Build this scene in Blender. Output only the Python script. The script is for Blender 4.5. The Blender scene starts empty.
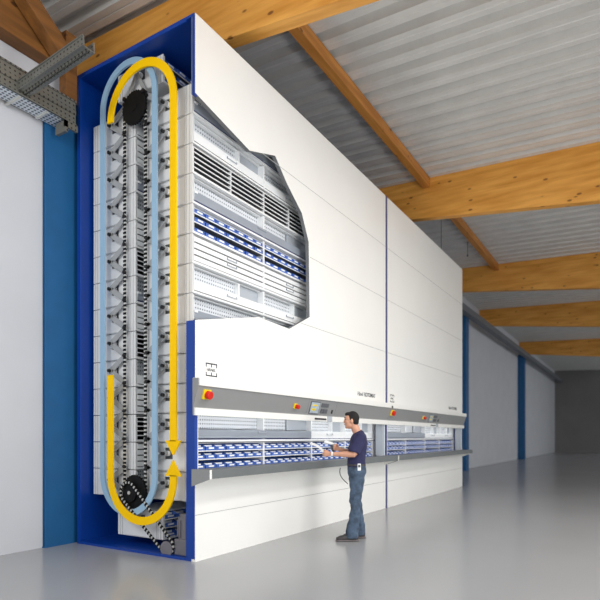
import bpy, bmesh, math, random
from mathutils import Vector, Matrix
random.seed(4)
SC = bpy.context.scene
COL = SC.collection
PI = math.pi

# ------------------------------------------------------------------ materials
def lin(v):
    v /= 255.0
    return v/12.92 if v <= .04045 else ((v+.055)/1.055)**2.4
def rgb(r, g, b): return (lin(r), lin(g), lin(b), 1)
def mat(name, c, rough=.5, metal=0, noise=0, scale=20, bump=0, spec=None):
    m = bpy.data.materials.new(name); m.use_nodes = True
    N, L = m.node_tree.nodes, m.node_tree.links
    b = N['Principled BSDF']; b.inputs['Roughness'].default_value = rough
    b.inputs['Metallic'].default_value = metal
    if spec is not None: b.inputs['Specular IOR Level'].default_value = spec
    tc = N.new('ShaderNodeTexCoord'); n = N.new('ShaderNodeTexNoise')
    n.inputs['Scale'].default_value = scale; n.inputs['Detail'].default_value = 4
    L.new(tc.outputs['Object'], n.inputs['Vector'])
    cr = N.new('ShaderNodeValToRGB')
    k = noise
    cr.color_ramp.elements[0].color = tuple(x*(1-k) for x in c[:3])+(1,)
    cr.color_ramp.elements[1].color = tuple(min(1, x*(1+k)) for x in c[:3])+(1,)
    cr.color_ramp.elements[0].position = .3; cr.color_ramp.elements[1].position = .7
    L.new(n.outputs['Fac'], cr.inputs['Fac']); L.new(cr.outputs['Color'], b.inputs['Base Color'])
    if bump:
        bp = N.new('ShaderNodeBump'); bp.inputs['Strength'].default_value = bump; bp.inputs['Distance'].default_value = .01
        L.new(n.outputs['Fac'], bp.inputs['Height']); L.new(bp.outputs['Normal'], b.inputs['Normal'])
    return m
def math_node(N, op, a=None, b=None):
    n = N.new('ShaderNodeMath'); n.operation = op
    if isinstance(b, (int, float)): n.inputs[1].default_value = b
    return n
def perf(name, c, hole, px, pz, r, ax=('X', 'Z'), rough=.4, metal=0, rowlim=None):
    """sheet with a regular grid of punched holes"""
    m = mat(name, c, rough, metal, .03, 6)
    N, L = m.node_tree.nodes, m.node_tree.links
    b = N['Principled BSDF']; src = b.inputs['Base Color'].links[0].from_socket
    tc = N.new('ShaderNodeTexCoord'); sp = N.new('ShaderNodeSeparateXYZ'); L.new(tc.outputs['Object'], sp.inputs[0])
    sq = []
    for a, p in ((ax[0], px), (ax[1], pz)):
        d = math_node(N, 'DIVIDE', None, p); L.new(sp.outputs[a], d.inputs[0])
        f = math_node(N, 'FRACT'); L.new(d.outputs[0], f.inputs[0])
        s = math_node(N, 'SUBTRACT', None, .5); L.new(f.outputs[0], s.inputs[0])
        q = math_node(N, 'MULTIPLY', None, p); L.new(s.outputs[0], q.inputs[0])
        w = math_node(N, 'POWER', None, 2); L.new(q.outputs[0], w.inputs[0]); sq.append(w)
    ad = math_node(N, 'ADD'); L.new(sq[0].outputs[0], ad.inputs[0]); L.new(sq[1].outputs[0], ad.inputs[1])
    lt = math_node(N, 'LESS_THAN', None, r*r); L.new(ad.outputs[0], lt.inputs[0])
    mx = N.new('ShaderNodeMix'); mx.data_type = 'RGBA'
    L.new(lt.outputs[0], mx.inputs['Factor']); L.new(src, mx.inputs['A']); mx.inputs['B'].default_value = hole
    L.new(mx.outputs['Result'], b.inputs['Base Color'])
    return m
def wood(name, c1, c2, stretch):
    m = bpy.data.materials.new(name); m.use_nodes = True
    N, L = m.node_tree.nodes, m.node_tree.links; b = N['Principled BSDF']
    b.inputs['Roughness'].default_value = .6
    tc = N.new('ShaderNodeTexCoord'); mp = N.new('ShaderNodeMapping'); mp.inputs['Scale'].default_value = stretch
    L.new(tc.outputs['Object'], mp.inputs['Vector'])
    n = N.new('ShaderNodeTexNoise'); n.inputs['Scale'].default_value = 1.0; n.inputs['Detail'].default_value = 6
    L.new(mp.outputs[0], n.inputs['Vector'])
    cr = N.new('ShaderNodeValToRGB'); cr.color_ramp.elements[0].position = .32; cr.color_ramp.elements[1].position = .68
    cr.color_ramp.elements[0].color = c1; cr.color_ramp.elements[1].color = c2
    L.new(n.outputs['Fac'], cr.inputs['Fac'])
    mp2 = N.new('ShaderNodeMapping'); mp2.inputs['Scale'].default_value = tuple(5.5 if s > 3 else 2.6 for s in stretch)
    L.new(tc.outputs['Object'], mp2.inputs['Vector'])
    v = N.new('ShaderNodeTexVoronoi'); v.inputs['Scale'].default_value = 1.0; L.new(mp2.outputs[0], v.inputs['Vector'])
    k = N.new('ShaderNodeValToRGB'); k.color_ramp.elements[0].position = .09; k.color_ramp.elements[1].position = .15
    k.color_ramp.elements[0].color = (.35, .28, .22, 1); k.color_ramp.elements[1].color = (1, 1, 1, 1)
    L.new(v.outputs['Distance'], k.inputs['Fac'])
    mx = N.new('ShaderNodeMix'); mx.data_type = 'RGBA'; mx.blend_type = 'MULTIPLY'; mx.inputs['Factor'].default_value = 1
    L.new(cr.outputs['Color'], mx.inputs['A']); L.new(k.outputs['Color'], mx.inputs['B'])
    L.new(mx.outputs['Result'], b.inputs['Base Color'])
    return m
def emis(name, c, s):
    m = bpy.data.materials.new(name); m.use_nodes = True
    b = m.node_tree.nodes['Principled BSDF']; b.inputs['Base Color'].default_value = c
    b.inputs['Emission Color'].default_value = c; b.inputs['Emission Strength'].default_value = s
    return m

M = dict(
    panel=mat('white_panel', rgb(243, 242, 238), .45, 0, .012, 1.5),
    lip=mat('cream_trim', rgb(240, 239, 234), .4, 0, .01, 4),
    cut=mat('cut_edge_grey', rgb(120, 122, 124), .5, .3),
    seam=mat('seam_grey', rgb(178, 178, 177), .6),
    blue=mat('deep_blue_paint', rgb(0, 58, 148), .4, 0, .05, 2),
    navy=mat('navy_strip', rgb(8, 30, 110), .35),
    column=mat('column_blue', rgb(14, 88, 140), .55, 0, .08, 3),
    grey=mat('console_grey', rgb(142, 143, 143), .45, 0, .02, 4),
    darkgrey=mat('worktop_grey', rgb(108, 112, 113), .5, 0, .04, 6),
    plate=mat('end_plate_grey', rgb(228, 229, 230), .4, 0, .03, 3),
    rib=mat('plate_rib_grey', rgb(188, 189, 191), .4),
    shelf=mat('shelf_white', rgb(240, 242, 243), .35, 0, .02, 5),
    inner=mat('shelf_inner_grey', rgb(176, 182, 190), .4, 0, .04, 4),
    tray=mat('tray_slate', rgb(150, 157, 168), .4, 0, .04, 4),
    void=mat('interior_shade', rgb(26, 27, 30), .7),  # near-black colour stands for the shade deep inside the carriers
    steel=mat('arm_steel', rgb(158, 160, 162), .45, 0, .04, 9),
    recess=mat('recess_grey', rgb(78, 81, 85), .5),
    black=mat('black_steel', rgb(16, 17, 18), .6, 0, .1, 12, 0, .2),
    rubber=mat('black_rubber', rgb(14, 14, 15), .5),
    chainlight=mat('chain_light', rgb(205, 205, 200), .35, .3),
    rail=mat('pale_blue_rail', rgb(150, 185, 212), .35, 0, .02, 5),
    yellow=mat('arrow_yellow', rgb(255, 202, 0), .6, 0, .02, 4, 0, .15),
    yellow2=mat('safety_yellow', rgb(250, 222, 20), .4),
    red=mat('safety_red', rgb(215, 38, 20), .35),
    motor=mat('motor_grey', rgb(125, 122, 128), .45, .3, .06, 10),
    bin=mat('bin_blue', rgb(70, 110, 196), .4, 0, .06, 5),
    label=mat('bin_label_white', rgb(246, 249, 252), .4),
    perf=perf('perforated_back', rgb(222, 226, 231), rgb(120, 126, 136), .042, .05, .011),
    galv=perf('galvanised_perforated', rgb(122, 121, 114), rgb(50, 46, 42), .06, .055, .012, metal=.4),
    galv3=perf('galvanised_base', rgb(128, 127, 120), rgb(60, 56, 50), .045, .06, .012, ax=('X', 'Y'), metal=.4),
    galv2=perf('galvanised_perforated_y', rgb(128, 128, 122), rgb(50, 46, 42), .06, .055, .012, ax=('Y', 'Z'), metal=.4),
    mesh=perf('tray_mesh', rgb(205, 212, 218), rgb(78, 90, 104), .05, .05, .016, ax=('X', 'Y'), metal=.2),
    screen=mat('screen_grey', rgb(178, 190, 200), .2, 0, .15, 30),
    key=mat('key_grey', rgb(95, 97, 102), .5, 0, .3, 80),
    ink=mat('ink_dark', rgb(40, 44, 58), .6),
    wall=mat('wall_white', rgb(200, 202, 208), .75, 0, .03, 1.2, .05),
    endwall=mat('end_wall_grey', rgb(128, 126, 126), .85, 0, .1, .4),  # grey set darker so the colour adds to the far-end dimness
    deck=mat('deck_galvanised', rgb(214, 213, 210), .5, .15, .06, 2),
    trunk=mat('duct_grey', rgb(110, 114, 120), .6),
    beam=wood('glulam_spruce', rgb(206, 138, 50), rgb(236, 172, 82), (14, .9, 9)),
    shadetimber=wood('shaded_timber_x', rgb(102, 64, 24), rgb(134, 86, 36), (.9, 12, 12)),  # timber darkened in its colour to carry the dim upper corner's shade
    timber=wood('timber_x', rgb(176, 112, 44), rgb(206, 142, 66), (.9, 12, 12)),
    skin=mat('skin', rgb(205, 152, 125), .5, 0, .05, 20),
    hair=mat('hair_dark', rgb(20, 16, 16), .8, 0, .3, 120, .3),
    shirt=mat('shirt_navy', rgb(40, 40, 78), .85, 0, .15, 14, .3),
    denim=mat('denim', rgb(68, 84, 104), .9, 0, .42, 12, .4),
    shoe=mat('shoe_dark', rgb(62, 58, 60), .6, 0, .3, 30),
    sole=mat('sole_grey', rgb(120, 112, 112), .7),
    lips=mat('lips', rgb(168, 96, 84), .5),
    eye=mat('eye_dark', rgb(40, 30, 26), .3),
    paper=mat('paper_white', rgb(226, 228, 230), .6),
)
def floor_mat():
    m = bpy.data.materials.new('polished_screed'); m.use_nodes = True
    N, L = m.node_tree.nodes, m.node_tree.links; b = N['Principled BSDF']
    tc = N.new('ShaderNodeTexCoord')
    n = N.new('ShaderNodeTexNoise'); n.inputs['Scale'].default_value = .5; n.inputs['Detail'].default_value = 5
    L.new(tc.outputs['Object'], n.inputs['Vector'])
    cr = N.new('ShaderNodeValToRGB'); cr.color_ramp.elements[0].color = rgb(156, 157, 159); cr.color_ramp.elements[1].color = rgb(164, 165, 167)
    L.new(n.outputs['Fac'], cr.inputs['Fac']); L.new(cr.outputs['Color'], b.inputs['Base Color'])
    r = N.new('ShaderNodeMapRange'); r.inputs['To Min'].default_value = .2; r.inputs['To Max'].default_value = .22
    L.new(n.outputs['Fac'], r.inputs['Value']); L.new(r.outputs[0], b.inputs['Roughness'])
    return m
M['floor'] = floor_mat()

# ------------------------------------------------------------------ mesh helpers
class MB:
    def __init__(s): s.bm = bmesh.new(); s.mi = 0
    def _v(s, pts): return [s.bm.verts.new(p) for p in pts]
    def face(s, pts):
        f = s.bm.faces.new(s._v(pts)); f.material_index = s.mi; return f
    def box(s, x0, x1, y0, y1, z0, z1, T=None):
        P = [(x0,y0,z0),(x1,y0,z0),(x1,y1,z0),(x0,y1,z0),(x0,y0,z1),(x1,y0,z1),(x1,y1,z1),(x0,y1,z1)]
        if T: P = [T @ Vector(p) for p in P]
        v = s._v(P)
        for q in ((0,3,2,1),(4,5,6,7),(0,1,5,4),(1,2,6,5),(2,3,7,6),(3,0,4,7)):
            f = s.bm.faces.new([v[i] for i in q]); f.material_index = s.mi
        return s
    def prism(s, poly, axis, a, b):
        """poly in the plane across axis: X -> (y,z), Y -> (x,z), Z -> (x,y)"""
        def P(p, t):
            return {'X': (t, p[0], p[1]), 'Y': (p[0], t, p[1]), 'Z': (p[0], p[1], t)}[axis]
        A = s._v([P(p, a) for p in poly]); B = s._v([P(p, b) for p in poly]); n = len(poly)
        fs = [s.bm.faces.new(A), s.bm.faces.new(B[::-1])]
        for i in range(n): fs.append(s.bm.faces.new((A[i], B[i], B[(i+1) % n], A[(i+1) % n])))
        for f in fs: f.material_index = s.mi
        return fs
    def cyl(s, c, r, axis, a, b, n=20, teeth=0, r2=None):
        pts = []
        for i in range(n):
            t = 2*PI*i/n; R = r - (teeth if i % 2 else 0)
            pts.append((R*math.cos(t), R*math.sin(t)))
        o = {'X': (c[0], c[1]), 'Y': (c[0], c[1]), 'Z': (c[0], c[1])}[axis]
        return s.prism([(o[0]+p[0], o[1]+p[1]) for p in pts], axis, a, b)
    def bar(s, p, q, w, t, xlo):
        """flat bar lying in a YZ plane from p to q, width w, X from xlo to xlo+t"""
        p, q = Vector(p), Vector(q); d = (q-p).normalized(); nn = Vector((-d.y, d.x))*w/2
        s.prism([p-nn, q-nn, q+nn, p+nn], 'X', xlo, xlo+t)
    def tube(s, pts, radii, n=12, ref=(0, 1, 0), caps=True):
        """loft of ellipses; radii = list of (a along ref, b across) or floats"""
        pts = [Vector(p) for p in pts]; rings = []
        for i, p in enumerate(pts):
            d = (pts[min(i+1, len(pts)-1)]-pts[max(i-1, 0)]).normalized()
            u = Vector(ref); u = (u-d*u.dot(d)).normalized(); v = d.cross(u)
            r = radii[i]; a, b = (r, r) if isinstance(r, (int, float)) else r
            rings.append(s._v([p+u*a*math.cos(2*PI*k/n)+v*b*math.sin(2*PI*k/n) for k in range(n)]))
        for A, B in zip(rings, rings[1:]):
            for k in range(n):
                f = s.bm.faces.new((A[k], A[(k+1) % n], B[(k+1) % n], B[k])); f.material_index = s.mi
        if caps:
            s.bm.faces.new(rings[0][::-1]); s.bm.faces.new(rings[-1])
        return s
    def ball(s, c, r, seg=16):
        m = bmesh.ops.create_uvsphere(s.bm, u_segments=seg, v_segments=seg//2+2, radius=1)
        for v in m['verts']: v.co = Vector(c)+Vector((v.co.x*r[0], v.co.y*r[1], v.co.z*r[2]))
        return s
    def ribbon(s, path, w, x0, x1, closed=False):
        n = len(path); L, R = [], []
        for i in range(n):
            a = Vector(path[(i-1) % n] if closed or i else path[i]); b = Vector(path[(i+1) % n] if closed or i < n-1 else path[i])
            d = (b-a).normalized(); nn = Vector((-d.y, d.x))*w/2; p = Vector(path[i])
            L.append(p+nn); R.append(p-nn)
        g = [[s.bm.verts.new((x, q.x, q.y)) for q in S] for x in (x0, x1) for S in (L, R)]
        l0, r0, l1, r1 = g
        for i in range(n if closed else n-1):
            j = (i+1) % n
            for q in ((l0[i], l0[j], r0[j], r0[i]), (l1[i], r1[i], r1[j], l1[j]), (l0[i], l1[i], l1[j], l0[j]), (r0[i], r0[j], r1[j], r1[i])):
                s.bm.faces.new(q)
        if not closed:
            s.bm.faces.new((l0[0], r0[0], r1[0], l1[0])); s.bm.faces.new((l0[-1], l1[-1], r1[-1], r0[-1]))
        return s
    def build(s, name, m, parent=None, smooth=False, bevel=0, loc=None):
        bmesh.ops.recalc_face_normals(s.bm, faces=s.bm.faces)
        me = bpy.data.meshes.new(name); s.bm.to_mesh(me); s.bm.free()
        for q in (m if isinstance(m, (list, tuple)) else [m]): me.materials.append(M[q])
        if smooth:
            for p in me.polygons: p.use_smooth = True
        o = bpy.data.objects.new(name, me); COL.objects.link(o)
        if parent: o.parent = parent
        if loc: o.location = loc
        if bevel:
            b = o.modifiers.new('bevel', 'BEVEL'); b.width = bevel; b.segments = 2; b.limit_method = 'ANGLE'
        return o
def bx(name, m, parent, *a, bevel=0):
    return MB().box(*a).build(name, m, parent, bevel=bevel)
def tag(o, label=None, cat=None, group=None, kind=None):
    for k, v in (('label', label), ('category', cat), ('group', group), ('kind', kind)):
        if v: o[k] = v
    return o
def empty(name, loc=(0, 0, 0), rz=0):
    o = bpy.data.objects.new(name, None); COL.objects.link(o); o.location = loc; o.rotation_euler = (0, 0, rz)
    o.empty_display_size = .1
    return o
def kids(o): return [c for c in bpy.data.objects if c.parent == o]
def copy_tree(o, parent=None):
    c = o.copy(); COL.objects.link(c); c.parent = parent
    for ch in kids(o): copy_tree(ch, c)
    return c
def text(body, size, m, parent, loc, depth=.002, name='lettering', bold=False):
    """flat letters facing -Y"""
    cu = bpy.data.curves.new(name, 'FONT'); cu.body = body; cu.size = size; cu.extrude = depth
    if bold: cu.offset = size*.018
    t = bpy.data.objects.new('tmp', cu); COL.objects.link(t)
    bpy.context.view_layer.update()
    me = bpy.data.meshes.new_from_object(t.evaluated_get(bpy.context.evaluated_depsgraph_get()))
    bpy.data.objects.remove(t)
    me.transform(Matrix.Rotation(PI/2, 4, 'X')); me.materials.clear(); me.materials.append(M[m])
    o = bpy.data.objects.new(name, me); COL.objects.link(o); o.parent = parent; o.location = loc
    return o

# ------------------------------------------------------------------ the hall
XE = 56.0
tag(bx('floor', 'floor', None, -5, XE, -14, 6.5, -.2, 0), kind='structure')
w = MB(); w.box(-5, 4.6, 6.5, 6.7, 0, 6.4); w.box(4.6, 16, 6.5, 6.7, 0, 6.15); w.box(16, XE, 6.5, 6.7, 0, 7.6)
tag(w.build('wall_left', 'wall'), kind='structure')
tag(bx('wall_outer', 'wall', None, -5, 16, 8.6, 8.8, 6, 8), kind='structure')
tag(bx('shade_soffit_1', 'wall', None, -5, 16, 6.7, 8.6, 6.0, 6.1), kind='structure')  # unseen soffit added to keep outside light off the roof corner
tag(bx('wall_end', 'endwall', None, XE, XE+.2, -14, 6.7, 0, 7.9), kind='structure')
def bot(y): return 6.10+.112*y
def top(y): return 7.33+.04*y
YR0, YR1 = -7.0, 8.6
d = MB(); prof = []; x = -4.0; pit = .42
while x < XE:
    prof += [(x, 0), (x+.1, 0), (x+.11, .012), (x+.125, 0), (x+.23, 0), (x+.26, .13), (x+.39, .13)]; x += pit
for y0, y1 in ((YR0, YR1),):
    A = [d.bm.verts.new((px, y0, top(y0)+h)) for px, h in prof]; B = [d.bm.verts.new((px, y1, top(y1)+h)) for px, h in prof]
    A2 = [d.bm.verts.new((px, y0, top(y0)+.17)) for px, h in prof]; B2 = [d.bm.verts.new((px, y1, top(y1)+.17)) for px, h in prof]
    for i in range(len(prof)-1):
        d.bm.faces.new((A[i], A[i+1], B[i+1], B[i])); d.bm.faces.new((A2[i], B2[i], B2[i+1], A2[i+1]))
tag(d.build('ceiling', 'deck'), kind='structure')

names = ['deep glulam roof beam passing closest, above the open end of the blue cabinet',
         'broad glulam roof beam crossing above the seam between the two white cabinets',
         'glulam roof beam just past the far upper corner of the white cabinets',
         'narrower looking glulam roof beam, third in front of the far grey end wall side',
         'farthest orange glulam roof beam, meeting the far blue wall column']
names[3] = 'glulam roof beam second from the far end, level with the far cabinet edge'
for i, bxx in enumerate((5.57, 12.5, 20.0, 27.2, 37.8)):
    p = MB(); yy = [YR0, 0, YR1]
    p.prism([(YR0, bot(YR0)), (YR1, bot(YR1)), (YR1, top(YR1)-.002), (YR0, top(YR0)-.002)], 'X', bxx, bxx+.2)
    tag(p.build('roof_beam', 'beam', bevel=.008), names[i], 'beam', 'glulam roof beams')
p = MB()
for a, b in ((5.78, 12.49), (12.71, 19.99)):
    q = MB(); q.box(a, b, 4.11, 4.27, 7.26, 7.475)
    tag(q.build('roof_purlin', 'timber', bevel=.005), {5.78: 'wooden purlin under the metal deck between the two nearest roof beams',
        12.71: 'wooden purlin under the metal deck, behind the broad roof beam above the cabinet seam'}[a], 'purlin', 'roof purlins')
p.bm.free()
for k, (xx, yy_, zb, lb) in enumerate(((14.8, 4.56, 6.55, 'longer thin steel rod hanging from the metal deck'), (17.2, 4.47, 7.08, 'shorter thin steel rod hanging beside the purlin'))):
    r = MB(); r.cyl((xx, yy_), .008, 'Z', zb, top(yy_)+.01, 8); r.cyl((xx, yy_), .025, 'Z', zb-.05, zb, 10)
    tag(r.build('hanger_rod', 'recess'), lb, 'rod')

# left wall: timber edge beam, brace, post, columns, trays
tag(bx('edge_beam', 'shadetimber', None, -1, 4.42, 6.28, 6.5, 6.18, 6.62, bevel=.008), 'brown timber edge beam along the top of the white left wall', 'beam')
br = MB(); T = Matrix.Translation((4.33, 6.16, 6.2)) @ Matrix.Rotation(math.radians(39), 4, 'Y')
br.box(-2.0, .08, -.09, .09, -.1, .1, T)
tag(br.build('timber_brace', 'shadetimber', bevel=.006), 'diagonal brown timber brace in the upper left corner', 'brace')
tag(bx('timber_post', 'shadetimber', None, 4.38, 4.545, 6.2, 6.34, 5.76, 6.62, bevel=.006), 'short brown timber post between blue column and blue cabinet', 'post')
def column(x0, x1, y0, lab, h):
    e = empty('wall_column', ((x0+x1)/2, (y0+6.49)/2, 0))
    c = ((x0+x1)/2, (y0+6.49)/2); hx, hy = (x1-x0)/2, (6.49-y0)/2
    q = MB(); tf = .02
    tf = min(.02, hy*.4)
    q.box(-hx, hx, -hy, -hy+tf, 0, h); q.box(-hx, hx, hy-tf, hy, 0, h); q.box(-.012, .012, -hy+tf, hy-tf, 0, h)
    q.box(-hx+.01, hx-.01, -hy+tf, hy-tf, 0, h) if x0 < 10 else q.box(-hx, hx, -hy+tf, hy-tf, 0, h)
    q.build('shaft', 'column', e); bx('foot_plate', 'column', e, -hx-.01, hx+.01, -hy-.005, hy, 0, .015)
    tag(e, lab, 'column', 'blue wall columns')
column(4.25, 4.95, 6.44, 'blue steel wall column left of the open blue cabinet', 5.9)
column(23.2, 23.7, 6.1, 'blue steel wall column directly behind the far end of the white cabinets', 6.7)
column(37.25, 37.7, 6.1, 'farthest blue steel wall column on the left wall', 6.7)
t = empty('cable_tray', (0, 6.33, 5.44))
bx('side_channel', 'galv', t, -2, 4.5, -.16, -.145, 0, .31); 
q = MB(); q.box(-2, 4.5, -.175, -.145, .29, .31); q.box(-2, 4.5, -.175, -.145, 0, .015); q.box(-2, 4.5, -.17, -.16, .13, .19); q.build('channel_flange', 'galv', t)
bx('perforated_base', 'mesh', t, -2, 4.5, -.145, .1, 0, .006)
for k in range(8):
    bx('crossbar', 'chainlight', t, 1.95+.36*k, 1.975+.36*k, -.14, .1 if k > 5 else .169, -.02, -.001)
q = MB(); q.box(4.32, 4.36, -.2, .0, -.16, -.02); q.box(4.32, 4.5, -.2, -.17, -.1, -.02); q.build('bracket', 'galv', t)
tag(t, 'galvanised perforated cable tray running along the left wall', 'cable tray')
t = empty('cable_tray', (3.80, 4.98, 5.56)); t.rotation_euler = (math.radians(-4), 0, 0)
q = MB(); q.box(-.07, -.06, 0, 1.22, 0, .12); q.box(.06, .07, 0, 1.22, 0, .12); q.box(-.085, -.06, 0, 1.22, .11, .12); q.box(-.085, -.06, 0, 1.22, 0, .01); q.build('side_rail', 'galv2', t)
bx('base_sheet', 'galv3', t, -.06, .06, 0, 1.22, 0, .008)
q = MB(); q.box(-.02, -.012, 0, 1.22, -.018, 0); q.box(.012, .02, 0, 1.22, -.018, 0); q.box(-.07, .07, 1.2, 1.5, .0, .03); q.build('stiffener', 'galv3', t)
tag(t, 'short galvanised branch tray jutting out diagonally from the wall tray', 'cable tray')
tag(bx('cable_duct', 'trunk', None, 18, XE-.01, 5.8, 6.08, 6.45, 6.7), 'dark duct running high along the distant left wall', 'duct')

# ------------------------------------------------------------------ the cabinets
X0, Y0, D, H, W = 4.66, 4.28, 2.08, 6.24, 5.59
def stadium(yc, hw, z0, z1, n=24):
    pts = [(yc+hw, z0), (yc+hw, z1)]
    pts += [(yc+hw*math.cos(a), z1+hw*math.sin(a)) for a in [PI*k/n for k in range(1, n)]]
    pts += [(yc-hw, z1), (yc-hw, z0)]
    pts += [(yc-hw*math.cos(a), z0-hw*math.sin(a)) for a in [PI*k/n for k in range(1, n)]]
    return pts
def cabinet(x, first):
    c = empty('storage_cabinet', (x, Y0, 0))
    z_sh, z_op = 1.05, 1.67
    # shell
    bx('top_panel', 'blue', c, 0, W, 0, D, H-.03, H)
    bx('back_panel', 'blue', c, 0, W, D-.03, D, .03, H-.03)
    bx('floor_pan', 'blue', c, 0.001, W, .046, D, 0, .03)
    bx('side_panel', 'blue', c, W-.03, W-.001, .06, D-.03, .03, H-.03)
    if first:
        bx('corner_post', 'blue', c, 0, .05, -.008, .12, .03, 2.75); bx('corner_post', 'blue', c, 0, .05, -.008, .025, 5.31, H-.03)
        q = MB(); q.box(0, .03, D-.06, D-.03, .03, H-.03); q.box(0, .02, .12, D-.06, H-.05, H-.03); q.build('rear_post', 'blue', c)
    else:
        bx('side_panel', 'blue', c, .001, .03, .06, D-.03, .03, H-.03)
    # front
    P = MB()
    xl = .05 if not first else .006
    if first:
        cut = [(4.66, 5.33), (5.69, 5.13), (5.85, 5.18), (6.28, 5.32), (6.57, 5.06), (6.99, 4.77), (7.19, 4.4), (7.22, 3.26), (6.64, 2.98), (5.89, 3.01), (4.66, 2.75)]
        cut = [(a-X0, b) for a, b in cut]
        cut[0] = (.006, 5.33); cut[-1] = (.006, 2.75); poly = [(.006, H)]+cut+[(.006, 2.0), (W-.05, 2.0), (W-.05, H)]
    else:
        poly = [(xl, 2.0), (W, 2.0), (W, H), (xl, H)]
    fs = P.prism(poly, 'Y', -.012, .045)
    if first:
        for f in fs[2:]:
            cc = f.calc_center_median()
            if .001 < cc.x < 3 and cc.z < 6.1 and cc.z > 2.2: f.material_index = 1
    P.build('front_panel', ['panel', 'cut'], c)
    bx('lower_panel', 'panel', c, xl, W-(.05 if first else 0), -.012, .045, .0 if first else .0, z_sh-.005)
    seam = MB()
    e = W-(.05 if first else 0)
    for z, s0 in ((5.22, 1.32 if first else xl), (4.18, 2.57 if first else xl), (3.12, 2.3 if first else xl), (.53, xl)):
        seam.box(s0, e, -.0135, -.01, z-.004, z+.004)
    seam.build('panel_seam', 'seam', c)
    if first: bx('divider_strip', 'navy', c, W-.05, W, -.02, .05, 0, H)
    # jambs of the access opening
    for a, b, m in ((.052, .07, 'lip'), (W-.2, W-.13, 'inner'), (W-.13, W-.09, 'rail'), (W-.09, W-(.05 if first else 0), 'lip')):
        bx('jamb', m, c, a, b, .0, .14, z_sh, 2.0)
    # control console
    k = MB(); pr = [(0, 2.09), (-.115, 2.09), (-.115, 2.005), (-.105, 2.0), (-.035, 1.757), (-.035, 1.667), (.0, 1.667)]
    hi = .03 if first else .02
    con = MB(); con.prism([(-.014, 2.085), (-.1, 2.085), (-.1, 2.0), (-.03, 1.76), (-.03, 1.67), (-.014, 1.67)], 'X', -.04 if first else .0, W+(.0 if first else .08))
    con = con.build('control_console', 'grey', c)
    x_a, x_b = (-.03 if first else 0), W+(0 if first else .06)
    bx('upper_trim', 'lip', con, x_a, x_b, -.118, -.014, 2.0, 2.09)
    bx('lower_trim', 'lip', con, x_a, x_b, -.05, -.014, 1.667, 1.752)
    # features live on the sloped face
    th = math.atan2(.07, .24)
    def slope(px, z, name, m, w_, h_, dp=.012, par=con):
        t_ = (2.0-z)/.24; y = -.1+.07*t_
        o = MB().box(-w_/2, w_/2, -dp, .004, -h_/2, h_/2).build(name, m, par, bevel=.002)
        o.location = (px, y, z); o.rotation_euler = (th, 0, 0); return o
    for px, s_ in ((.12, .115), (2.06, .075)):
        es = slope(px, 1.91 if px < 1 else 1.87, 'emergency_stop', 'yellow2', s_, s_, .02)
        kb = MB(); kb.cyl((0, 0), s_*.42, 'Y', -.075, -.02, 20); kb.cyl((0, 0), s_*.25, 'Y', -.02, 0, 16)
        kb.build('stop_button', 'red', es, bevel=.006)
    sc = slope(2.62, 1.87, 'touch_screen', 'screen', .25, .17)
    q = MB(); q.box(-.14, .14, -.006, 0, .085, .1); q.box(-.14, .14, -.006, 0, -.1, -.085); q.box(-.14, -.125, -.006, 0, -.085, .085); q.box(.125, .14, -.006, 0, -.085, .085); q.build('screen_frame', 'key', sc)
    q = MB(); q.box(-.09, .06, -.014, -.012, .03, .05); q.box(-.09, .02, -.014, -.012, -.04, -.01); q.build('screen_field', 'yellow2', sc)
    slope(2.93, 1.92, 'keypad', 'key', .22, .06); slope(2.86, 1.83, 'keypad', 'key', .06, .07); slope(2.97, 1.83, 'keypad', 'key', .12, .07)
    slope(3.2, 1.83, 'key_switch', 'rubber', .03, .06)
    slope(2.42, 1.88, 'console_joint', 'darkgrey', .006, .22, .001); slope(3.32, 1.88, 'console_joint', 'darkgrey', .006, .22, .001)
    bx('pull_handle', 'rubber', con, 2.65, 3.0, -.062, -.05, 1.69, 1.715)
    bx('lock_cover', 'inner', con, 3.05, 3.2, -.058, -.05, 1.667, 1.752)
    # worktop and its bracket
    wt = MB(); wt.box(-.04, W-(.1 if first else -.1), -.28, -.013, .955, 1.055); wt = wt.build('worktop', 'darkgrey', c, bevel=.004)
    q = MB(); q.prism([(-.013, 1.057), (-.281, 1.057), (-.281, .953), (-.013, .865)], 'X', -.055, -.04); q.build('worktop_bracket', 'grey', wt)
    bx('end_trim', 'lip', wt, -.056, -.025, -.286, -.2805, .953, 1.057)
    q = MB(); q.prism([(-.013, .954), (-.26, .954), (-.013, .86)], 'X', W+.0, W+.03) if not first else q.prism([(-.013, .954), (-.26, .954), (-.013, .86)], 'X', W-.16, W-.13); q.build('worktop_bracket', 'lip', wt)
    # lettering
    text('H\u00e4nel', .1, 'ink', c, (4.25, -.013, 2.17), name='maker_lettering'); text('ROTOMAT', .1, 'ink', c, (4.535, -.013, 2.17), name='model_lettering', bold=True)
    lg = MB(); s_ = .1; cx, cz = .285, 2.21; wd = .014
    v_ = .078
    for a0, a1, b0, b1 in ((-s_, s_, v_-wd, v_), (-s_, s_, -v_, -v_+wd), (-s_, -s_+wd, .03, v_), (-s_, -s_+wd, -v_, -.03), (s_-wd, s_, .03, v_), (s_-wd, s_, -v_, -.03), (-.007, .007, .03, v_), (-.007, .007, -v_, -.03)):
        lg.box(cx+a0, cx+a1, -.0145, -.0115, cz+b0, cz+b1)
    lg = lg.build('square_emblem', 'ink', c); text('H\u00c4NEL', .05, 'ink', lg, (cx-.085, -.013, cz-.018), name='emblem_lettering')
    return c
cabA = cabinet(X0, True); tag(cabA, 'nearer white and blue tower cabinet with open end and cutaway front', 'cabinet', 'tall carousel storage cabinets')
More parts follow.
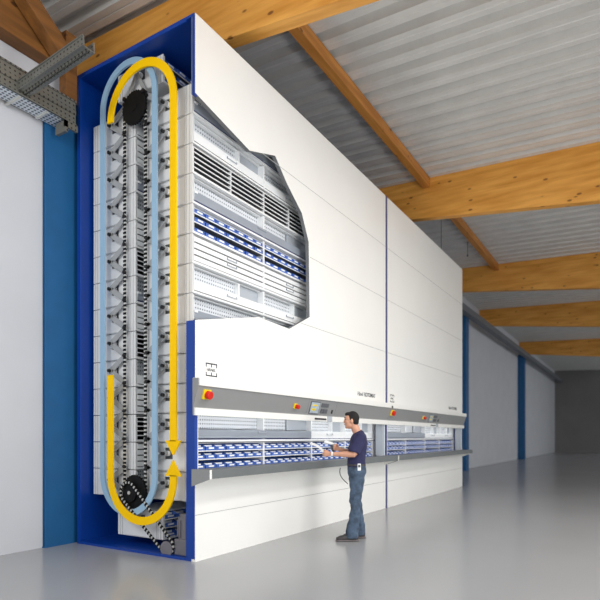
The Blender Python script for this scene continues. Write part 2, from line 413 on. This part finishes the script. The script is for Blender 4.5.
cabB = cabinet(X0+W+.005, False); tag(cabB, 'farther white tower cabinet with closed front, beyond the blue divider strip', 'cabinet', 'tall carousel storage cabinets')
q = MB(); q.cyl((W+.03, 2.02), .02, 'Y', -.135, -.119, 12); q.build('lock_knob', 'rubber', cabA)

# track, chain, sprockets (parts of the near cabinet); local = world - (X0, Y0)
YC = 5.385-Y0
def X(v): return v-X0
MB().ribbon(stadium(YC+.065, .475, .94, 5.65), .082, X(4.715), X(4.74), True).build('guide_track', 'rail', cabA)
for z in (5.56, .73):
    s_ = MB(); s_.cyl((YC-.01, z), .215, 'X', X(4.755), X(4.785), 64, .014); s_.cyl((YC-.01, z), .05, 'X', X(4.745), X(4.83), 16)
    s_.build('chain_sprocket', 'black', cabA)
ch = MB(); path = stadium(YC+.012, .19, .73, 5.56, 12)
seg = []
for i in range(len(path)):
    a, b = Vector(path[i]), Vector(path[(i+1) % len(path)]); seg.append((a, b, (b-a).length))
tot = sum(s[2] for s in seg); nl = 420; step = tot/nl; acc = 0; j = 0; used = 0
def on(dist):
    for a, b, l in seg:
        if dist <= l: return a+(b-a)*(dist/l), (b-a).normalized()
        dist -= l
    return seg[0][0], (seg[0][1]-seg[0][0]).normalized()
for i in range(nl):
    p, dv = on(i*step); ch.mi = i % 2
    w_ = .046 if i % 2 == 0 else .03
    ch.bar(p-dv*step*.62, p+dv*step*.5, w_, .012 if i % 2 == 0 else .02, X(4.79)-(.003 if i % 2 == 0 else 0))
ch.build('roller_chain', ['black', 'chainlight'], cabA)
# centre rail behind the chain
# drive: gear motor standing on the pan, drive chain up to a small sprocket
mo = empty('gear_motor', (4.74, 4.56, .03))
q = MB(); q.box(-.02, .2, -.1, .09, 0, .19); q.build('gearbox', 'motor', mo, bevel=.012)
q = MB()
q.cyl((.09, -.005), .095, 'Z', .19, .45, 20)
for k in range(10):
    a = 2*PI*k/10; T = Matrix.Translation((.09, -.005, 0)) @ Matrix.Rotation(a, 4, 'Z'); q.box(.08, .11, -.006, .006, .21, .41, T)
q.cyl((.09, -.005), .075, 'Z', .45, .48, 20); q.build('motor_housing', 'motor', mo)
q = MB(); q.cyl((.19, .06), .095, 'X', -.05, -.035, 28); q.cyl((.19, .06), .03, 'X', -.035, -.02, 12); s2 = q.build('drive_sprocket', 'motor', mo)
tag(mo, 'grey gear motor standing at the bottom front corner inside the open cabinet', 'motor')
q = MB(); q.cyl((YC+.04, .72), .12, 'X', X(4.725), X(4.74), 32, .006); q.mi = 1; q.cyl((YC+.04, .72), .022, 'X', X(4.715), X(4.725), 12); q.build('driven_sprocket', ['black', 'chainlight'], cabA)
def belt(c1, r1, c2, r2):
    c1, c2 = Vector(c1), Vector(c2); dv = c2-c1; L = dv.length; a0 = math.atan2(dv.y, dv.x); b = math.acos((r1-r2)/L)
    pts = [c1+r1*Vector((math.cos(a0+b+(2*PI-2*b)*k/20), math.sin(a0+b+(2*PI-2*b)*k/20))) for k in range(21)]
    pts += [c2+r2*Vector((math.cos(a0-b+2*b*k/10), math.sin(a0-b+2*b*k/10))) for k in range(11)]
    return pts
path = belt((5.425, .72), .13, (4.75, .125), .1)
mo.location = (4.74, 4.56, .03)
seg = []
for i in range(len(path)):
    a, b = path[i], path[(i+1) % len(path)]; seg.append((a, b, (b-a).length))
tot = sum(s[2] for s in seg); nl = 96; step = tot/nl
q = MB()
for i in range(nl):
    p, dv = on(i*step); q.mi = i % 2
    q.bar(p-dv*step*.6, p+dv*step*.6, .044 if i % 2 == 0 else .026, .01 if i % 2 == 0 else .016, 4.698)
dc = q.build('drive_chain', ['black', 'chainlight']); tag(dc, 'black drive chain from the gear motor up to the lower black sprocket', 'chain')

# yellow direction arrows
yc, hw, zt, zb = 5.172, .55, 5.43, .93
arc = lambda a0, a1, z, n=28: [(yc+hw*math.cos(math.radians(a0+(a1-a0)*k/n)), z+hw*math.sin(math.radians(a0+(a1-a0)*k/n))) for k in range(n+1)]
p1 = arc(0, 180, zt)+[(yc-hw, 1.37)]
q = MB(); q.ribbon(p1, .1, 4.672, 4.695); q.prism([(yc-hw-.125, 1.38), (yc-hw+.125, 1.38), (yc-hw, 1.205)], 'X', 4.672, 4.695)
tag(q.build('direction_arrow', 'yellow'), 'yellow direction arrow curving over the top and pointing down', 'arrow', 'yellow direction arrows')
p2 = [(yc+hw, 2.21)]+[(yc+hw*math.cos(math.radians(-180*k/28)), zb+hw*.98*math.sin(math.radians(-180*k/28))) for k in range(29)]+[(yc-hw, .97)]
q = MB(); q.ribbon(p2, .1, 4.672, 4.695); q.prism([(yc-hw-.125, .96), (yc-hw+.125, .96), (yc-hw, 1.15)], 'X', 4.672, 4.695)
tag(q.build('direction_arrow', 'yellow'), 'yellow direction arrow curving under the bottom and pointing up', 'arrow', 'yellow direction arrows')

# ------------------------------------------------------------------ carriers
CW, CD, CH, PITCH = 5.3, .82, .35, .356
DIV = [0.02, 1.47, 2.81, 4.01, 5.2]
def carrier_shell(side, arms=True, near_end=True):
    """side: +1 arm reaches toward +Y (front column, chain behind it), -1 the other way"""
    c = empty('storage_carrier')
    q = MB()
    q.box(.012, CW, .0, CD, .0, .012); q.box(.012, CW, CD-.02, CD, .012, CH-.01); q.box(.012, CW, 0, .012, .012, .026)
    q.box(.012, CW, .06, CD, CH-.014, CH-.006); q.build('tray', 'shelf', c)
    # near end plate with a square opening round the pivot
    q = MB(); h0, h1, g0, g1 = CD/2-.09, CD/2+.045, .145, .285
    q.box(0, .012, 0, h0, 0, CH-.004); q.box(0, .012, h1, CD, 0, CH-.004); q.box(0, .012, h0, h1, 0, g0); q.box(0, .012, h0, h1, g1, CH-.004)
    ep = q.build('end_plate', 'plate', c)
    q = MB()
    for y in (.035, .085, .11, CD-.05, CD-.09): q.box(-.004, 0, y, y+.008, 0, CH-.004)
    q.box(-.003, 0, .14, CD-.14, .005, .011); q.box(-.003, 0, .14, CD-.14, CH-.016, CH-.01)
    q.build('plate_rib', 'rib', ep)
    bl = MB(); bl.box(.013, .022, h0-.01, h1+.01, g0-.01, g1+.01); bl = bl.build('bearing_recess', 'recess', c)
    q = MB(); q.cyl((CD/2-.01, .215), .034, 'X', -.02, .013, 18); q.build('hub', 'plate', bl)
    bx('end_plate', 'plate', c, CW, CW+.012, 0, CD, 0, CH-.004)
    if arms:
        # V arm from the pivot to two chain joints, black pins at its three joints
        dy = side*.285; q = MB()
        for dz in (-.178, .178):
            q.bar((CD/2-.0, .215), (CD/2+dy, .215+dz), .07, .014, -.06)
        q.cyl((CD/2, .215), .036, 'X', -.062, -.02, 16)
        ar = q.build('swing_arm', 'steel', c)
        q = MB(); q.cyl((CD/2, .215), .022, 'X', -.095, -.062, 12); q.build('pin', 'rubber', ar)
        q = MB(); q.cyl((CD/2+dy, .215+.178), .022, 'X', -.09, -.062, 12); q.build('pin', 'rubber', ar)
    return c
def handle(par, x, y, z, w_=.2, m='inner'):
    q = MB(); q.box(x-w_/2, x+w_/2, y-.016, y-.009, z, z+.01); q.box(x-w_/2, x-w_/2+.01, y-.016, y, z, z+.03); q.box(x+w_/2-.01, x+w_/2, y-.016, y, z, z+.03)
    pass
    return q.build('handle', m, par, bevel=.002)
def fill(c, kind, bays=4):
    for k in range(bays+1):
        if kind in 'ACDE' and k < len(DIV): bx('divider', 'shelf', c, DIV[k]-.015 if k else .024, DIV[k]+.015, .004, .5, .026, CH-.014)
    for k in range(bays):
        a, b = DIV[k]+.016, DIV[k+1]-.016; m = a+(b-a)*.64
        if kind == 'A' or (kind == 'C' and k >= 2):
            bx('perforated_back', 'perf', c, a, m, .12, .13, .15, .33)
            bx('smooth_back', 'inner', c, m+.03, b, .1, .11, .15, .33)
            bx('inner_post', 'shelf', c, m, m+.03, .05, .13, .15, .335)
            dr = MB().box(a, b, .004, .3, .03, .15).build('drawer', 'shelf', c, bevel=.003); handle(dr, (a+b)/2, .004, .09)
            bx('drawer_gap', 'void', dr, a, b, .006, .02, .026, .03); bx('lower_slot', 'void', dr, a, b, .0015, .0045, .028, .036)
        elif kind == 'C':
            bx('perforated_back', 'perf', c, a, b if k % 2 == 0 else a+(b-a)*.55, .12, .13, .165, .33)
            if k % 2: bx('smooth_back', 'inner', c, a+(b-a)*.55, b, .1, .11, .165, .33)
        elif kind == 'B':
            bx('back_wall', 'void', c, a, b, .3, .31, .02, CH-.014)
            q = MB()
            for z in (.075, .135, .195, .255, .31): q.box(a-.016, b+.016, .014, .3, z+.001, z+.009)
            q.mi = 1
            for z in (.075, .135, .195, .255, .31): q.box(a-.016, b+.016, .003, .014, z-.001, z+.011)
            for t_ in (0, .5): q.box(a+(b-a)*t_-.012, a+(b-a)*t_+.002, .01, .3, .026, .31)
            q.build('slat_shelf', ['recess', 'shelf'], c)  # boards coloured dark to hold the shade under each slat
        elif kind == 'E':
            for z, h in ((.036, .06), (.112, .06), (.188, .06), (.264, .06)):
                dr = MB().box(a, b, .004, .3, z, z+h).build('drawer', 'shelf', c, bevel=.003)
                if z in (.112, .188): handle(dr, (a+b)/2, .004, z+.02)
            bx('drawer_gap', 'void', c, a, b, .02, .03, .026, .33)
        elif kind == 'D':
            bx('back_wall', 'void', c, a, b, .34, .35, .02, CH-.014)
            q = MB()
            for z in (.135, .238): q.box(a, b, .012, .34, z+.001, z+.011)
            q.mi = 1
            for z in (.135, .238): q.box(a, b, .003, .012, z, z+.012)
            q.build('bin_shelf', ['recess', 'shelf'], c)  # dark boards put the shade above the bins into the colour
    if kind == 'C':
        a, b = DIV[0]+.016, DIV[2]-.016
        if bays < 2: b = DIV[1]
        fr = MB().box(a, b, .002, .3, .045, .155).build('pull_out_tray', 'tray', c, bevel=.003); handle(fr, (a+b)/2, .002, .12)
        bx('catch', 'shelf', fr, a, a+.05, -.012, .002, .125, .15)
        bx('base_joint', 'navy', c, .03, DIV[-1], -.001, .004, .03, .037)
    return c
protos = {}
def carrier(kind, side, x, y, z, lab, bays=4):
    key = (kind, side, bays)
    if key in protos: c = copy_tree(protos[key])
    else:
        c = carrier_shell(side, arms=side != 0)
        fill(c, kind, bays); protos[key] = c
    c.location = (x, y, z); tag(c, lab, 'carrier', 'white storage carriers')
    return c
XF, YF, YB = 4.86, 4.49, 5.385+.075
front = {11: 'C', 10: 'A', 9: 'B', 8: 'C', 7: 'D', 6: 'E', 5: 'A', 4: 'C', 3: 'E', 2: 'A', 1: 'B', 0: 'C', -1: 'D', -2: 'E'}
back = dict(zip(range(-2, 12), 'AEBEABECBEACEA'))
zj = lambda k: 1.36+.356*k
what = {'A': 'perforated backs above white drawers', 'B': 'open dark slatted shelves', 'C': 'slate pull-out tray and perforated back', 'D': 'three rows of bins', 'E': 'rows of closed white drawers'}
ords = ['topmost', 'second from the top', 'third from the top', 'fourth from the top', 'fifth from the top', 'sixth from the top', 'seventh from the top',
        'seventh from the bottom', 'sixth from the bottom', 'fifth from the bottom', 'fourth from the bottom', 'third from the bottom', 'second from the bottom', 'lowest']
for i, k in enumerate(range(11, -3, -1)):
    carrier(front[k], 1, XF, YF, zj(k), 'carrier with %s, %s on the right' % ((what[front[k]], ords[i]) if 3 < k or k in (0, -1) else ('plain grey end plate', ords[i])))
    carrier(back[k], -1, XF, YB, zj(k), 'grey-ended carrier, %s in the left-hand column' % ords[i])
carrier('D', 0, XF, 4.97, 5.80, 'carrier with blue bins turning over the top of the loop, under the blue roof panel')
carrier('D', 0, XF, 4.97, .15, 'carrier with blue bins turning through the bottom of the loop behind the motor')
# arms of the two turning carriers
for zp, sgn in ((6.015, -1), (.365, 1)):
    c = [o for o in bpy.data.objects if o.get('category') == 'carrier' and abs(o.location.z-(zp-.215)) < .01][0]
    q = MB()
    for dy in (-.17, .17): q.bar((CD/2, .215), (CD/2+dy, .215+sgn*.30), .055, .014, -.06)
    ar = q.build('swing_arm', 'steel', c)
    for dy in (-.17, .17):
        q = MB(); q.cyl((CD/2+dy, .215+sgn*.30), .026, 'X', -.115, -.06, 12); q.build('pin', 'rubber', ar)
XG = 4.86+5.6
carrier('C', 0, XG, YF, zj(0), 'carrier with slate tray and drawers, seen in the farther cabinet opening')
carrier('D', 0, XG, YF, zj(-1), 'carrier with three rows of blue bins in the farther cabinet opening')

# ------------------------------------------------------------------ bins
def make_bin():
    w_, h_, dp = .188, .078, .28
    q = MB(); t_ = .004
    q.box(0, w_, 0.012, dp, 0, t_); q.box(0, w_, dp-t_, dp, 0, h_)
    for a in (0, w_-t_): q.prism([(0.0, 0), (dp, 0), (dp, h_), (.07, h_), (.0, .048)], 'X', a, a+t_)
    q.box(0, w_, 0, t_, 0, .045); q.box(0, w_, -.008, .002, .04, .047)
    b = q.build('storage_bin', 'bin')
    bx('label_card', 'label', b, .05, w_-.045, -.009, -.0005, .018, .038)
    bx('contents', 'label', b, .02, w_-.03, .04, .2, .01, .064)
    return b
b0 = make_bin(); first_used = False
def place_bins(x, y, z, bays, place, count=None):
    global first_used
    rows = ('bottom', 'middle', 'top')
    for r, zz in enumerate((.027, .148, .251)):
        for bay in range(bays):
            n = 7 if bay < 2 else 6; a, b = DIV[bay]+.02, DIV[bay+1]-.02; p = (b-a)/n
            for i in range(n):
                if count and bay*7+i >= count: continue
                o = copy_tree(b0) if first_used else b0
                first_used = True
                o.location = (x+a+p*i+(p-.188)/2, y+.006+random.uniform(0, .012), z+zz)
                if not count:
                    pos = ('first', 'second', 'third', 'fourth', 'fifth', 'sixth', 'seventh')[i]
                    by = ('first', 'second', 'third', 'fourth')[bay]
                    lab = 'blue bin, %s from left, %s row, %s bay, %s' % (pos, rows[r], by, place)
                else:
                    lab = 'blue bin, %s from open end, %s row, %s' % (('first', 'second', 'third', 'fourth', 'fifth', 'sixth')[i], rows[r], place)
                tag(o, lab, 'bin', 'blue storage bins')
place_bins(XF, YF, zj(-1), 4, 'nearer cabinet opening')
place_bins(XG, YF, zj(-1), 4, 'farther cabinet opening')
place_bins(XF, YF, zj(7), 2, 'in the cutaway')
place_bins(XF, 4.97, 5.80, 1, 'under the blue roof panel', 4)
place_bins(XF, 4.97, .15, 1, 'behind the motor', 4)

# ------------------------------------------------------------------ the person
def remesh(o, vox, sm=2):
    r = o.modifiers.new('r', 'REMESH'); r.mode = 'VOXEL'; r.voxel_size = vox; r.use_smooth_shade = True
    s = o.modifiers.new('s', 'SMOOTH'); s.iterations = sm; s.factor = .5
    bpy.context.view_layer.update()
    me = bpy.data.meshes.new_from_object(o.evaluated_get(bpy.context.evaluated_depsgraph_get()))
    o.modifiers.clear(); o.data = me
    for p in me.polygons: p.use_smooth = True
    return o
pe = empty('person', (6.835, 3.325, 0), math.radians(121.6))
tag(pe, 'person in navy t-shirt and jeans standing at the worktop holding papers and a scanner', 'person')
HC = Vector((.04, 0, 1.645))
sh = {1: Vector((-.065, .175, 1.42)), -1: Vector((-.065, -.175, 1.42))}
el = {1: Vector((.02, .215, 1.185)), -1: Vector((-.0, -.22, 1.18))}
wr = {1: Vector((.335, .13, 1.19)), -1: Vector((.20, -.10, 1.25))}
hip = {1: Vector((-.035, .085, .93)), -1: Vector((-.035, -.085, .93))}
kn = {1: Vector((-.005, .10, .5)), -1: Vector((-.05, -.11, .5))}
an = {1: Vector((.03, .11, .08)), -1: Vector((-.09, -.13, .08))}
b = MB()
# head: skull, jaw, nose, brow, ears, neck
b.ball(HC+Vector((-.005, 0, .025)), (.096, .074, .1), 24)
b.ball(HC+Vector((.028, 0, -.045)), (.062, .056, .068), 20)
b.ball(HC+Vector((.062, 0, -.088)), (.026, .03, .022), 14)
b.tube([HC+Vector((.088, 0, .03)), HC+Vector((.097, 0, -.003)), HC+Vector((.102, 0, -.020)), HC+Vector((.09, 0, -.032))], [(.007, .007), (.009, .008), (.014, .009), (.009, .006)], 10)
b.ball(HC+Vector((.084, 0, .038)), (.012, .05, .01), 12)
b.ball(HC+Vector((.082, 0, -.052)), (.014, .024, .011), 12)
for s in (1, -1):
    b.ball(HC+Vector((.0, s*.075, -.005)), (.019, .01, .033), 12)
    b.ball(HC+Vector((.055, s*.035, -.015)), (.03, .024, .03), 12)
b.tube([(-.05, 0, 1.44), (-.035, 0, 1.5), (-.005, 0, 1.56), (.005, 0, 1.62)], [(.075, .065), (.06, .058), (.055, .056), (.056, .06)], 16)
# trunk
b.tube([(-.035, 0, .86), (-.035, 0, .96), (-.03, 0, 1.08), (-.04, 0, 1.22), (-.055, 0, 1.34), (-.06, 0, 1.42), (-.055, 0, 1.47)],
       [(.14, .09), (.155, .11), (.14, .105), (.15, .105), (.165, .105), (.16, .09), (.1, .065)], 20)
for s in (1, -1):
    S_, E_, W_ = sh[s], el[s], wr[s]
    b.tube([S_+Vector((0, -s*.04, .02)), S_, S_.lerp(E_, .5), E_], [.05, .052, .046, .038], 14)
    b.tube([E_+(S_-E_)*.1, E_, E_.lerp(W_, .3), E_.lerp(W_, .7), W_], [.036, .04, .042, .032, .025], 14)
    b.tube([hip[s], hip[s].lerp(kn[s], .5), kn[s], kn[s].lerp(an[s], .35), an[s], an[s]+Vector((0, 0, -.05))], [.085, .072, .052, .052, .036, .035], 14)
    b.tube([an[s]+Vector((-.04, 0, -.045)), an[s]+Vector((.05, 0, -.045)), an[s]+Vector((.17, s*.01, -.055))], [(.03, .03), (.036, .028), (.03, .014)], 12)
    # hand: palm, four curled fingers, thumb
    d = (W_-E_).normalized(); up = Vector((0, 0, 1)); lat = d.cross(up).normalized()   # toward the person's right
    up = lat.cross(d).normalized(); inn = lat*s                                           # palm faces inward
    P0 = W_; P1 = W_+d*.085
    b.tube([P0-d*.02, P0+d*.02, P0+d*.055, P1], [(.024, .018), (.032, .016), (.041, .014), (.04, .012)], 12, ref=up)
    for k, (o_, ln) in enumerate(((.030, .070), (.010, .078), (-.010, .072), (-.030, .058))):
        f0 = P1-d*.015+up*o_
        f1 = f0+d*ln*.5+inn*.008; f2 = f1+d*ln*.12+inn*ln*.42; f3 = f2-d*ln*.22+inn*ln*.2
        b.tube([f0, f1, f2, f3], [.0092, .0088, .0082, .0065], 8, ref=up)
    t0 = P0+d*.025+up*.025; t1 = t0+d*.03+up*.02+inn*.018; t2 = t1+d*.032+inn*.012; t3 = t2+d*.018+inn*.008
    b.tube([t0, t1, t2, t3], [.012, .011, .0095, .008], 8, ref=lat)
body = remesh(b.build('body', 'skin', pe), .0058, 2)
# hair
h = MB(); h.ball(HC+Vector((-.018, 0, .035)), (.094, .08, .1), 24); h.ball(HC+Vector((-.05, 0, -.01)), (.055, .072, .07), 18)
h.ball(HC+Vector((.035, 0, .088)), (.055, .06, .034), 16)
for s in (1, -1): h.ball(HC+Vector((.012, s*.069, .03)), (.014, .01, .035), 12)
hr = remesh(h.build('hair', 'hair', pe), .007, 2)
f = MB()
for s in (1, -1): f.ball(HC+Vector((.082, s*.03, .018)), (.01, .013, .007), 10)
f.build('eye', 'eye', pe, smooth=True)
f = MB()
for s in (1, -1): f.ball(HC+Vector((.088, s*.032, .042)), (.008, .022, .006), 10)
f.build('eyebrow', 'hair', pe, smooth=True)
f = MB(); f.ball(HC+Vector((.0915, 0, -.052)), (.008, .02, .006), 12); f.build('mouth', 'lips', pe, smooth=True)
# t-shirt
t = MB()
t.tube([(-.03, 0, .995), (-.03, 0, 1.02), (-.03, 0, 1.10), (-.045, 0, 1.24), (-.06, 0, 1.36), (-.062, 0, 1.43), (-.05, 0, 1.475), (-.04, 0, 1.495)],
       [(.15, .11), (.172, .125), (.168, .122), (.176, .122), (.19, .122), (.175, .105), (.12, .08), (.068, .062)], 24)
for s in (1, -1):
    S_, E_ = sh[s], el[s]
    t.tube([S_+Vector((0, -s*.06, .03)), S_+Vector((0, s*.005, .0)), S_.lerp(E_, .4), S_.lerp(E_, .82)+Vector((.01, 0, 0)), S_.lerp(E_, .9)+Vector((.01, 0, 0))], [.06, .077, .078, .08, .078], 16)
sh_o = remesh(t.build('t_shirt', 'shirt', pe), .009, 4)
# jeans
t = MB()
t.tube([(-.035, 0, .86), (-.035, 0, .93), (-.035, 0, 1.0), (-.03, 0, 1.045)], [(.14, .10), (.172, .127), (.17, .125), (.16, .12)], 24)
for s in (1, -1):
    A, K, N_ = hip[s], kn[s], an[s]
    t.tube([A+Vector((0, 0, .03)), A.lerp(K, .2)+Vector((.0, 0, 0)), A.lerp(K, .6), K+Vector((.01, 0, .03)), K+Vector((-.005, 0, -.05)), K.lerp(N_, .5), N_+Vector((.01, 0, .05)), N_+Vector((.01, 0, -.035))],
           [(.092, .105), (.096, .108), (.08, .086), (.07, .074), (.068, .068), (.073, .075), (.08, .09), (.078, .086)], 16)
je = remesh(t.build('jeans', 'denim', pe), .009, 3)
def disp(o, amp, scale):
    for v in o.data.vertices:
        p = v.co; a = math.sin(p.z*scale+p.x*19+3*math.sin(p.y*23))*math.sin(p.x*31+p.z*scale*.37)
        v.co = p+v.normal*amp*a
disp(je, .006, 46); disp(sh_o, .004, 34)
b_ = MB(); b_.tube([(-.031, 0, 1.025), (-.031, 0, 1.05)], [(.176, .129), (.174, .127)], 28); b_.build('belt', 'shoe', pe, smooth=False)
for s in (1, -1):
    q = MB(); N_ = an[s]
    q.tube([N_+Vector((-.075, 0, -.035)), N_+Vector((-.05, 0, -.03)), N_+Vector((.03, 0, -.02)), N_+Vector((.1, 0, -.03)), N_+Vector((.18, 0, -.04)), N_+Vector((.225, 0, -.048))],
           [(.026, .025), (.04, .045), (.045, .052), (.047, .042), (.046, .032), (.026, .018)], 16, ref=(0, 1, 0))
    so = q.build('shoe', 'shoe', pe, smooth=True)
    q = MB(); q.tube([N_+Vector((-.085, 0, -.066)), N_+Vector((-.05, 0, -.066)), N_+Vector((.06, 0, -.066)), N_+Vector((.17, 0, -.066)), N_+Vector((.235, 0, -.066))],
                     [(.03, .0135), (.043, .0135), (.046, .0135), (.048, .0135), (.026, .0125)], 16); q.build('sole', 'sole', so, smooth=True)
PM = pe.matrix_basis.copy(); PM = Matrix.Translation(pe.location) @ Matrix.Rotation(math.radians(121.6), 4, 'Z')
# things held and worn (top-level: they can be put down)
def held(name, loc, rot):
    e = empty(name); e.matrix_world = PM @ Matrix.Translation(loc) @ rot; return e
pa = MB(); n = 8
Dir = Vector((.70, 0, .42)).normalized(); nrm = Vector((-.42, .25, .70)).normalized(); sd = Dir.cross(nrm).normalized()
base = Vector((.43, .075, 1.215))
g0 = [[], []]
for i in range(n+1):
    t_ = i/n; p = base+Dir*(.215*t_)+nrm*(.02*math.sin(t_*PI))
    for j, e_ in enumerate((-.0015, .0015)): g0[j].append([pa.bm.verts.new(p+sd*w_+nrm*(e_+.012*math.cos(w_*9))) for w_ in (-.055, -.028, 0, .028, .055)])
for j in (0, 1):
    for i in range(n):
        for k in range(4): pa.bm.faces.new((g0[j][i][k], g0[j][i+1][k], g0[j][i+1][k+1], g0[j][i][k+1]))
for i in range(n):
    for k in (0, 4): pa.bm.faces.new((g0[0][i][k], g0[0][i+1][k], g0[1][i+1][k], g0[1][i][k]))
for k in range(4):
    for i in (0, n): pa.bm.faces.new((g0[0][i][k], g0[0][i][k+1], g0[1][i][k+1], g0[1][i][k]))
po = pa.build('paper_sheet', 'paper', smooth=False); po.matrix_world = PM; tag(po, "white sheets of paper held in the standing person's nearer hand", 'paper')
sc = empty('barcode_scanner', PM @ Vector((.30, -.085, 1.26)), math.radians(121.6))
q = MB(); q.tube([(-.02, 0, -.05), (-.005, 0, .0), (.012, 0, .05)], [(.015, .018), (.016, .019), (.017, .022)], 12); q.build('grip', 'recess', sc, smooth=True)
q = MB(); q.tube([(-.03, 0, .06), (.0, 0, .068), (.06, 0, .082), (.105, 0, .095), (.11, 0, .096)], [(.018, .014), (.026, .02), (.027, .022), (.035, .027), (.03, .022)], 14); q.build('scanner_head', 'shelf', sc, smooth=True)
tag(sc, "white and grey handheld scanner in the standing person's farther hand", 'scanner')
ho = empty('belt_pouch', PM @ Vector((-.05, .165, 1.015)), math.radians(121.6))
q = MB(); q.box(-.022, .022, -.002, .022, -.05, .045); q.build('case', 'shelf', ho, bevel=.006); q = MB(); q.box(-.014, .014, .022, .026, -.005, .03); q.build('display', 'recess', ho)
tag(ho, "small white device clipped to the standing person's belt", 'pouch')
q = MB(); pts = []
for i in range(15):
    t_ = i/14; pts.append(Vector((.20-.105*t_*t_+.02*math.sin(t_*PI), .12-.02*t_, 1.0-.22*t_)))
q.tube(pts, [.0055]*15, 8); co = q.build('cord', 'rubber', smooth=True); co.matrix_world = PM; tag(co, "thin black cord hanging in front of the standing person's jeans below the worktop", 'cord')
wb = MB(); wv = (wr[1]-el[1]).normalized(); wb.tube([wr[1]-wv*.035, wr[1]-wv*.012], [.031, .031], 16); wb.build('wristwatch', 'shelf', pe, smooth=True)

# ------------------------------------------------------------------ light
wd = bpy.data.worlds.new('World'); SC.world = wd; wd.use_nodes = True
bg = wd.node_tree.nodes['Background']; bg.inputs['Color'].default_value = (.95, .98, 1, 1); bg.inputs['Strength'].default_value = 1.12
def area(name, loc, size, sy, power, target, col=(1, 1, 1)):
    l = bpy.data.lights.new(name, 'AREA'); l.shape = 'RECTANGLE'; l.size = size; l.size_y = sy; l.energy = power; l.color = col
    o = bpy.data.objects.new(name, l); COL.objects.link(o); o.location = loc
    o.rotation_euler = (Vector(target)-Vector(loc)).to_track_quat('-Z', 'Y').to_euler(); return o
area('fill_light', (2.5, -4.5, 6.0), 6, 2.0, 110, (8, 4, 2.5), (1, .98, .95))  # added fill light out of view, in place of side windows
area('fill_light', (3.5, -3.5, 1.2), 3, 1, 230, (9, 3, 7.5), (1, .98, .95))  # added uplight out of view, brightens the deck like floor bounce
area('fill_light', (-2.2, 3.2, 5.2), 2, 1.2, 125, (4.7, 5.3, 3.0), (1, .99, .97))  # added side fill, unseen, brightens the carrier end plates
area('fill_light', (7.5, -.5, 6.0), 8, 1.0, 240, (7.5, -.2, 0), (1, .99, .97))  # unseen overhead light added for the bright pool on the floor
for xx in (X0, XG-.2):
    area('opening_lamp', (xx+2.8, Y0+.09, 1.69), 5.0, .05, 4.5, (xx+2.8, Y0+.35, 1.2))

cam = bpy.data.cameras.new('camera'); co = bpy.data.objects.new('camera', cam); COL.objects.link(co)
co.location = (0, 0, 1.42); co.rotation_euler = (PI/2, 0, math.radians(31.6-90))
cam.sensor_width = 36; cam.lens = 547/600*36; cam.shift_y = 137/600; cam.clip_end = 200
cam.dof.use_dof = True; cam.dof.focus_distance = 7.4; cam.dof.aperture_fstop = 1.1
SC.camera = co
SC.view_settings.view_transform = 'Standard'; SC.view_settings.look = 'None'; SC.view_settings.exposure = .13; SC.view_settings.gamma = 1
SC.view_settings.use_curve_mapping = False
